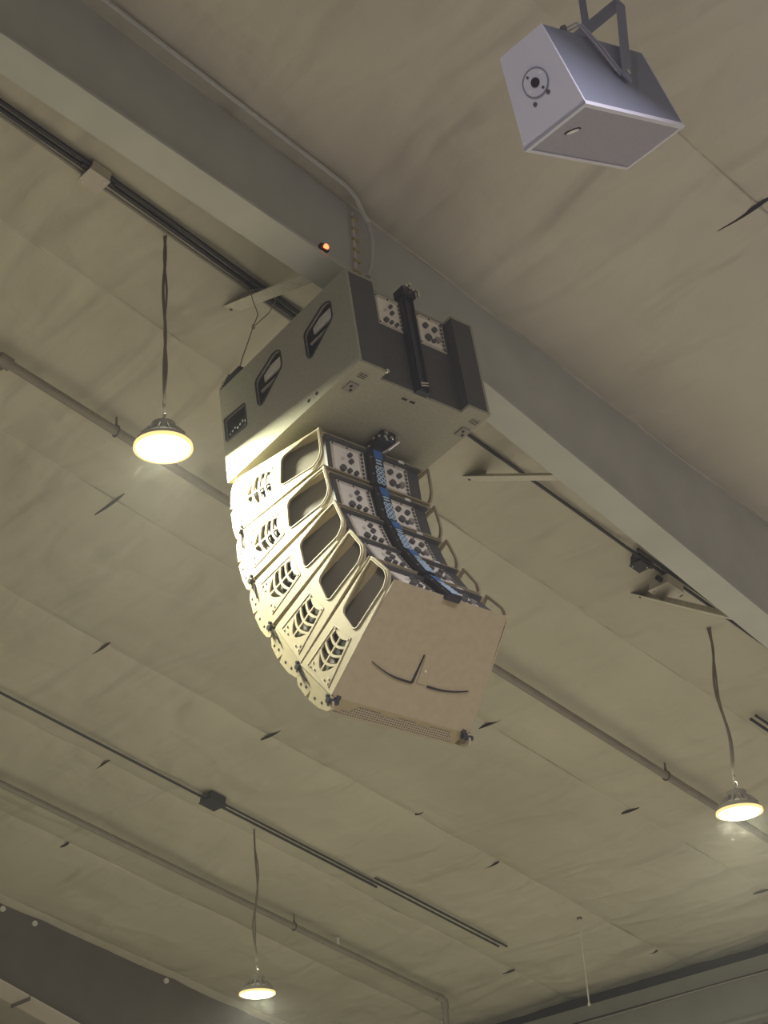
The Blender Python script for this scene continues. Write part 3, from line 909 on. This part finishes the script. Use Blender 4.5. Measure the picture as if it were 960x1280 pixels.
    for sgx in (0, 1):
        def mp(a, b, h, sgx=sgx):
            x = XRr + (XF - XRr) * a / D + h
            return (x if sgx == 0 else 1 - x, a, b)
        sp = MB().plate([outline, hole] + holes, mp, 0.012).build('side_plate', M_PAINT, e)
        # rolled rim of the handle
        rim = [(-0.016, 0.128), (-0.020, 0.10), (-0.020, 0.0), (-0.018, -0.055), (0.0, -0.090), (0.035, -0.112), (0.075, -0.119)]
        MB().tube([mp(a, b, 0.004) for a, b in rim], 0.0085, 8).build('handle_rim', M_PAINT, sp, smooth=True)
        lip = hole + [hole[0]]
        MB().tube([mp(a, b, 0.0) for a, b in lip], 0.005, 6).build('handle_lip', M_PAINT, sp, smooth=True)
        # raised vent frame line
        vp = [(0.395, 0.100), (0.660, 0.128), (0.664, -0.128), (0.385, -0.082)]
        MB().tube([mp(a, b, 0.0) for a, b in vp + [vp[0]]], 0.003, 5).build('vent_seam', M_PAINT, sp)
        for a, b in ((0.402, 0.082), (0.402, -0.066), (0.652, 0.104), (0.652, -0.104), (0.625, 0.10), (0.63, -0.095), (0.648, 0.06), (0.65, -0.06)):
            p0, p1 = mp(a, b, -0.004), mp(a, b, 0.002)
            MB().cyl(p0, p1, 0.006, 8).build('screw', M_PANEL, sp)
        bk = [(0.37, 0.11), (0.675, 0.14), (0.675, -0.14), (0.37, -0.11)]
        MB().plate([bk], lambda a, b, h: mp(a, b, 0.022 + h), 0.004).build('vent_shade_sheet', M_BLACK, sp)  # black sheet added behind the vents as the shade in their holes
        # front rigging plate
        rg_ = [(0.690, 0.186), (0.757, 0.172), (0.784, 0.130), (0.797, 0.020), (0.752, 0.004), (0.797, -0.012), (0.790, -0.130), (0.768, -0.210), (0.742, -0.236), (0.712, -0.222), (0.690, -0.186)]
        def mq(a, b, h, sgx=sgx):
            x = XF + 0.002 + h
            return (x if sgx == 0 else 1 - x, a, b)
        rp_ = MB().plate([rg_], mq, 0.014).build('rigging_plate', M_BRACE if False else M_PAINT, e)
        for a, b in ((0.765, 0.11), (0.755, 0.055), (0.765, -0.06), (0.755, -0.135), (0.735, -0.19), (0.72, 0.13)):
            MB().cyl(mq(a, b, -0.0015), mq(a, b, 0.003), 0.008, 8).build('bolt_hole', M_BLACK, rp_)
        MB().cyl(mq(0.712, -0.196, -0.022), mq(0.712, -0.196, 0.05), 0.016, 10).build('hinge_pin', M_COND_DK, rp_)
        MB().cyl(mq(0.700, -0.165, -0.014), mq(0.700, -0.165, 0.02), 0.010, 8).build('hinge_pin', M_COND_DK, rp_)
        MB().tube([mq(0.704, 0.185, -0.006), mq(0.712, 0.12, -0.010), mq(0.722, 0.07, -0.006)], 0.005, 6).build('pin_wire', M_COND_DK, rp_)
        MB().plate([[(0.682, 0.186), (0.692, 0.186), (0.692, -0.186), (0.682, -0.186)]], lambda a, b, h: mq(a, b, 0.004 + h), 0.008).build('corner_gap', M_GAP, rp_)
    # front: chamfered grille
    f0, f1 = 0.685, 0.800
    m = MB()
    za, zb_ = zt_at(0.69), 0.150
    m.hull8([(0.026, f0, -za), (0.974, f0, -za), (0.032, f1, -0.125), (0.968, f1, -0.125), (0.026, f0, za), (0.974, f0, za), (0.032, f1, 0.125), (0.968, f1, 0.125)])
    m.build('grille_frame', M_PAINT, e)
    # stepped perforated field on the underside of the grille
    st = [(0.09, 0.775), (0.09, 0.765), (0.14, 0.765), (0.14, 0.752), (0.20, 0.752), (0.20, 0.735), (0.22, 0.735), (0.22, 0.722), (0.37, 0.722), (0.37, 0.730), (0.50, 0.730), (0.50, 0.722), (0.62, 0.722), (0.62, 0.730), (0.72, 0.730), (0.72, 0.722), (0.875, 0.722), (0.875, 0.740), (0.90, 0.740), (0.90, 0.762), (0.93, 0.762), (0.93, 0.775)]
    def mg(a, b, h):
        b = 0.712 + (b - 0.722) * 1.55
        z = -za + (-0.125 + za) * (b - f0) / (f1 - f0)
        return (a, b, z - 0.002 + h)
    MB().plate([st], mg, 0.002).build('perforated_field', M_PERF, e)
    MB().hull8([(0.06, f1 - 0.002, -0.115), (0.94, f1 - 0.002, -0.115), (0.06, f1 + 0.004, -0.110), (0.94, f1 + 0.004, -0.110), (0.06, f1 - 0.002, 0.115), (0.94, f1 - 0.002, 0.115), (0.06, f1 + 0.004, 0.110), (0.94, f1 + 0.004, 0.110)]).build('front_grille', M_PERF, e)
    # pressed relief of the underside, its shade drawn as dark raised strips
    def zbm(y):
        return -zt_at(y)
    def strip(path, wd):
        m = MB()
        vs, fs = [], []
        n = len(path)
        for i, (x, y) in enumerate(path):
            p = Vector(path[max(i - 1, 0)])
            q = Vector(path[min(i + 1, n - 1)])
            d = (q - p).normalized()
            nrm = Vector((-d.y, d.x))
            wq = wd(i / (n - 1)) / 2
            for s_ in (-1, 1):
                X_, Y_ = x + nrm.x * wq * s_, y + nrm.y * wq * s_
                vs += [(X_, Y_, zbm(Y_) + 0.001), (X_, Y_, zbm(Y_) - 0.006)]
        for i in range(n - 1):
            a, b = i * 4, (i + 1) * 4
            fs += [(a, b, b + 2, a + 2), (a + 1, a + 3, b + 3, b + 1), (a, a + 1, b + 1, b), (a + 2, b + 2, b + 3, a + 3)]
        fs += [(0, 2, 3, 1), ((n - 1) * 4, (n - 1) * 4 + 1, (n - 1) * 4 + 3, (n - 1) * 4 + 2)]
        m.add(vs, fs)
        m.build('relief_shade', M_GAP, e)
    strip([(0.167 + 0.302 * t, 0.451 + 0.051 * (1 - (1 - t) ** 1.0) + 0.018 * math.sin(math.pi * t)) for t in np.linspace(0, 1, 14)], lambda t: 0.003 + 0.010 * t)
    strip([(0.469 + 0.005 * t, 0.502 - 0.165 * t) for t in np.linspace(0, 1, 8)], lambda t: 0.014 - 0.008 * t)
    strip([(0.575 + 0.281 * t, 0.499 - 0.037 * t + 0.014 * math.sin(math.pi * t)) for t in np.linspace(0, 1, 14)], lambda t: 0.013 - 0.009 * t)
    tb = MB().hull8([(0.484, 0.335, zbm(0.335) - 0.006), (0.535, 0.335, zbm(0.335) - 0.006), (0.500, 0.495, zbm(0.495) - 0.006), (0.560, 0.495, zbm(0.495) - 0.006),
                     (0.484, 0.335, zbm(0.335) + 0.002), (0.535, 0.335, zbm(0.335) + 0.002), (0.500, 0.495, zbm(0.495) + 0.002), (0.560, 0.495, zbm(0.495) + 0.002)]).build('centre_tab', M_PAINT, e, bevel=0.004)
    MB().cyl((0.521, 0.42, zbm(0.42) - 0.009), (0.521, 0.42, zbm(0.42)), 0.008, 8).build('screw', M_PANEL, tb)
    for x in (0.058, 0.942):
        MB().box(x - 0.014, x + 0.014, 0.676, 0.700, -0.192, -0.178).build('corner_catch', M_COND_DK, e)
    return e

EL = [(0.53064081, -0.2211829, 0.01941763), (0.51348303, -0.50244427, -0.12746695), (0.44375046, -0.77511681, -0.30646135),
      (0.32728674, -1.02668881, -0.50059612), (0.17587835, -1.28205161, -0.62505253)]
LB = ['grey array cabinet hung directly under the subwoofer, topmost of the five', 'grey array cabinet, second below the subwoofer', 'grey array cabinet in the middle of the five hung below the subwoofer',
      'grey array cabinet, second from the bottom of the hanging array', 'grey array cabinet at the bottom of the array, its plain underside bare']
proto = make_element()
els = [proto] + [copy_tree(proto) for _ in range(4)]
for o, (ey, ez, a), lab in zip(els, EL, LB):
    o.matrix_world = MS @ Matrix.Translation((0, ey, ez)) @ Matrix.Rotation(a, 4, 'X')
    o['label'] = lab

# ------------------------------------------------------------------ steel sling from the subwoofer to the brace
sl_ = thing('wire_sling', 'thin steel wire sling with a shackle from subwoofer to angle brace', 'cable', Matrix.Translation((-7.07, 5.46, 6.06 + CZ)))
o0 = Vector((-7.07, 5.46, 6.06 + CZ))
def S(x, y, z):
    return Vector((x, y, z + CZ)) - o0
j = S(-7.05, 5.58, 6.47)
MB().tube([S(-7.08, 5.45, 5.99), S(-7.07, 5.50, 6.2), j], 0.004, 6).build('wire', M_COND, sl_)
MB().tube([j, S(-7.06, 5.63, 6.60), S(-7.05, 5.58, 6.69), S(-7.05, 5.56, 6.76)], 0.0035, 6).build('wire', M_COND, sl_)
MB().tube([j, S(-6.98, 5.66, 6.58), S(-6.93, 5.68, 6.66), S(-6.95, 5.62, 6.74), S(-7.05, 5.56, 6.76)], 0.0035, 6).build('wire', M_COND, sl_)
MB().tube([j + Vector((0.012 * math.cos(a), 0, 0.02 * math.sin(a))) for a in np.linspace(0, 6.28, 12)], 0.006, 6).build('shackle', M_CHROME, sl_)

# red indicator on the flange edge
rd = thing('indicator_light', 'tiny red indicator light on the edge of the rafter flange', 'light', Matrix.Translation((-6.10, 5.39, 6.425 + CZ)))
MB().box(-0.02, 0.012, -0.03, 0.03, -0.012, 0.03).build('body', M_BLACK, rd)
MB().lathe([(0.017, -0.012), (0.018, -0.002), (0.012, 0.012), (0.003, 0.017)], c=(0.018, 0, 0.008), n=12).build('lens', M_RED, rd, smooth=True)

# ------------------------------------------------------------------ single fill loudspeaker with yoke
RB = Matrix(((-0.0596, -0.9954, 0.0748), (-0.4251, -0.0425, -0.9041), (0.9032, -0.0857, -0.4206)))
FSC = 0.85
MF = Matrix.Translation((-3.89296 * FSC, 5.25002 * FSC, 5.90407 * FSC + CZ)) @ RB.to_4x4() @ Matrix.Scale(FSC, 4)
fs_ = thing('fill_loudspeaker', 'single grey wedge-shaped loudspeaker held in a yoke under the near fabric bay', 'speaker', MF)
dx, dy, dz = 0.5018, 0.4223, 1.0875
kn_, kf = 0.016, 0.3085                     # side positions at the back: near side, far side
th = 0.016
# x is depth (0 = grille, facing down), y width, z runs from 0 (socket end) to -dz
shell = [(0.0, 0.0), (0.0, dy), (dx, kf), (dx, kn_)]
MB().plate([shell], lambda a, b, h: (a, b, -h), th).build('end_panel', M_TRIM_LIT, fs_)
MB().plate([shell], lambda a, b, h: (a, b, -dz + h), th).build('end_panel', M_TRIM_LIT, fs_)
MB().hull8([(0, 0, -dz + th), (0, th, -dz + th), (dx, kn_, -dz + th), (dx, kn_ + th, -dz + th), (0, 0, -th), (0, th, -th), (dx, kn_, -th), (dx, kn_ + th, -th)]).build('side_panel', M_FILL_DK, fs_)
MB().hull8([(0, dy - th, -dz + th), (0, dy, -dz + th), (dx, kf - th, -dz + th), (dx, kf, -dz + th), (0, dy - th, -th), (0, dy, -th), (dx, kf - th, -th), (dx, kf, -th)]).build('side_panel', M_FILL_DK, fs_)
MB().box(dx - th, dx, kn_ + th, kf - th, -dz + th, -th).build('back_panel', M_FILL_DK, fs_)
MB().box(0.004, 0.02, 0.022, dy - 0.022, -dz + 0.022, -0.022).build('front_grille', M_FILL, fs_)
for b in ((-0.004, 0.02, 0.0, dy, -0.030, 0.0), (-0.004, 0.02, 0.0, dy, -dz, -dz + 0.024), (-0.004, 0.02, 0.0, 0.026, -dz + 0.024, -0.030), (-0.004, 0.02, dy - 0.020, dy, -dz + 0.024, -0.030)):
    MB().box(*b).build('front_trim', M_TRIM_LIT, fs_)
ring = [(0.213 + 0.034 * math.cos(a) + 0.010 * math.sin(a), -0.182 + 0.034 * math.sin(a) + 0.020 * math.cos(a)) for a in np.linspace(0, 2 * math.pi, 24, endpoint=False)]
bd = MB().plate([ring], lambda a, b, h: (-0.001 + h, a, b), 0.006).build('badge', M_BLACK, fs_)
ring2 = [(0.213 + (a - 0.213) * 0.80, -0.182 + (b + 0.182) * 0.70) for a, b in ring]
MB().plate([ring2], lambda a, b, h: (-0.004 + h, a, b), 0.003).build('badge_face', M_WHITE, bd)
# round socket plate on the end panel
pc = (0.262, 0.190)
circ = lambda r, n: [(pc[0] + r * math.cos(a), pc[1] + r * math.sin(a)) for a in np.linspace(0, 2 * math.pi, n, endpoint=False)]
sk = MB().plate([circ(0.074, 32)], lambda a, b, h: (a, b, h), 0.005).build('socket_plate', M_TRIM_LIT, fs_)
rg2 = circ(0.076, 32)
MB().tube([(a, b, 0.004) for a, b in rg2 + [rg2[0]]], 0.0045, 6).build('socket_edge', M_FILL_DK, sk)
MB().cyl((pc[0], pc[1], 0.003), (pc[0], pc[1], 0.010), 0.026, 16).build('socket', M_BLACK, sk)
for a in range(4):
    q = a * math.pi / 2 + 0.5
    MB().cyl((pc[0] + 0.055 * math.cos(q), pc[1] + 0.055 * math.sin(q), 0.003), (pc[0] + 0.055 * math.cos(q), pc[1] + 0.055 * math.sin(q), 0.009), 0.008, 8).build('screw', M_WHITE if a % 2 else M_KNOB, sk)
for a, b in ((0.178, 0.152), (0.168, 0.248)):
    MB().cyl((a, b, -0.002), (a, b, 0.005), 0.012, 10).build('screw', M_KNOB, fs_)
MB().cyl((0.03, 0.40, -0.002), (0.03, 0.40, 0.004), 0.006, 8).build('screw', M_WHITE, fs_)
MB().cyl((0.10, 0.385, -0.002), (0.10, 0.385, 0.004), 0.006, 8).build('screw', M_WHITE, fs_)
# U-shaped yoke: upright arms outside the two sides, cross bar above
piv = Vector((0.263, 0.005, -0.626))
top1 = Vector((0.81, -0.030, -1.03))
pw = Vector((0.59, 0, 0.807)) * 0.036
def bar(p, q, wv, tv):
    p, q, wv, tv = Vector(p), Vector(q), Vector(wv), Vector(tv)
    return MB().hull8([pp + wv * a + tv * b for b in (-1, 1) for a in (-1, 1) for pp in (p, q)])
ex = (top1 - piv).normalized() * 0.05
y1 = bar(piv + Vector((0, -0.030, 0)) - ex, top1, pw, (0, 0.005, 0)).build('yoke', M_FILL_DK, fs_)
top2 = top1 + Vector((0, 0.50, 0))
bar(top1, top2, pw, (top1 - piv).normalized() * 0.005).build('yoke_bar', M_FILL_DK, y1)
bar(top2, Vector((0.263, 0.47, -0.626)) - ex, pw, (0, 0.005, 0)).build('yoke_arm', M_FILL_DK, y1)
MB().cyl(piv, piv + Vector((0, -0.045, 0)), 0.016, 12).build('pivot_bolt', M_CHROME, y1)
MB().cyl((0.263, 0.36, -0.626), (0.263, 0.485, -0.626), 0.016, 12).build('pivot_bolt', M_CHROME, y1)
# tilt strap and cables along the near side
st_ = bar((0.545, -0.008, -0.395), (0.255, -0.014, -0.570), Vector((0.52, 0, -0.85)) * 0.022, (0, 0.004, 0)).build('tilt_strap', M_FILL_DK, fs_)
for q in range(2):
    o_ = 0.026 if q else -0.026
    MB().tube([(0.56, 0.06, -0.36 - o_), (0.555, -0.012, -0.385 - o_), (0.42, -0.020, -0.468 - o_), (0.27, -0.016, -0.560 - o_)], 0.006, 6).build('cable', M_FILL, fs_, smooth=True)
for q in range(4):
    MB().cyl((0.50, 0.05 + 0.03 * q, -0.30 - 0.05 * q), (0.56 + 0.02 * (q % 2), 0.04 + 0.03 * q, -0.30 - 0.05 * q), 0.016, 10).build('plug', M_KNOB if q != 2 else M_WHITE, fs_)
# hanging stem from the yoke bar to the roof
inv = MF.inverted()
stm = MF @ (top1 + Vector((0, 0.25, 0)))
topw = Vector((stm.x, stm.y, ceil_z(stm.y, 0.05)))
MB().cyl(inv @ stm, inv @ topw, 0.022, 10).build('stem', M_FILL_DK, y1)
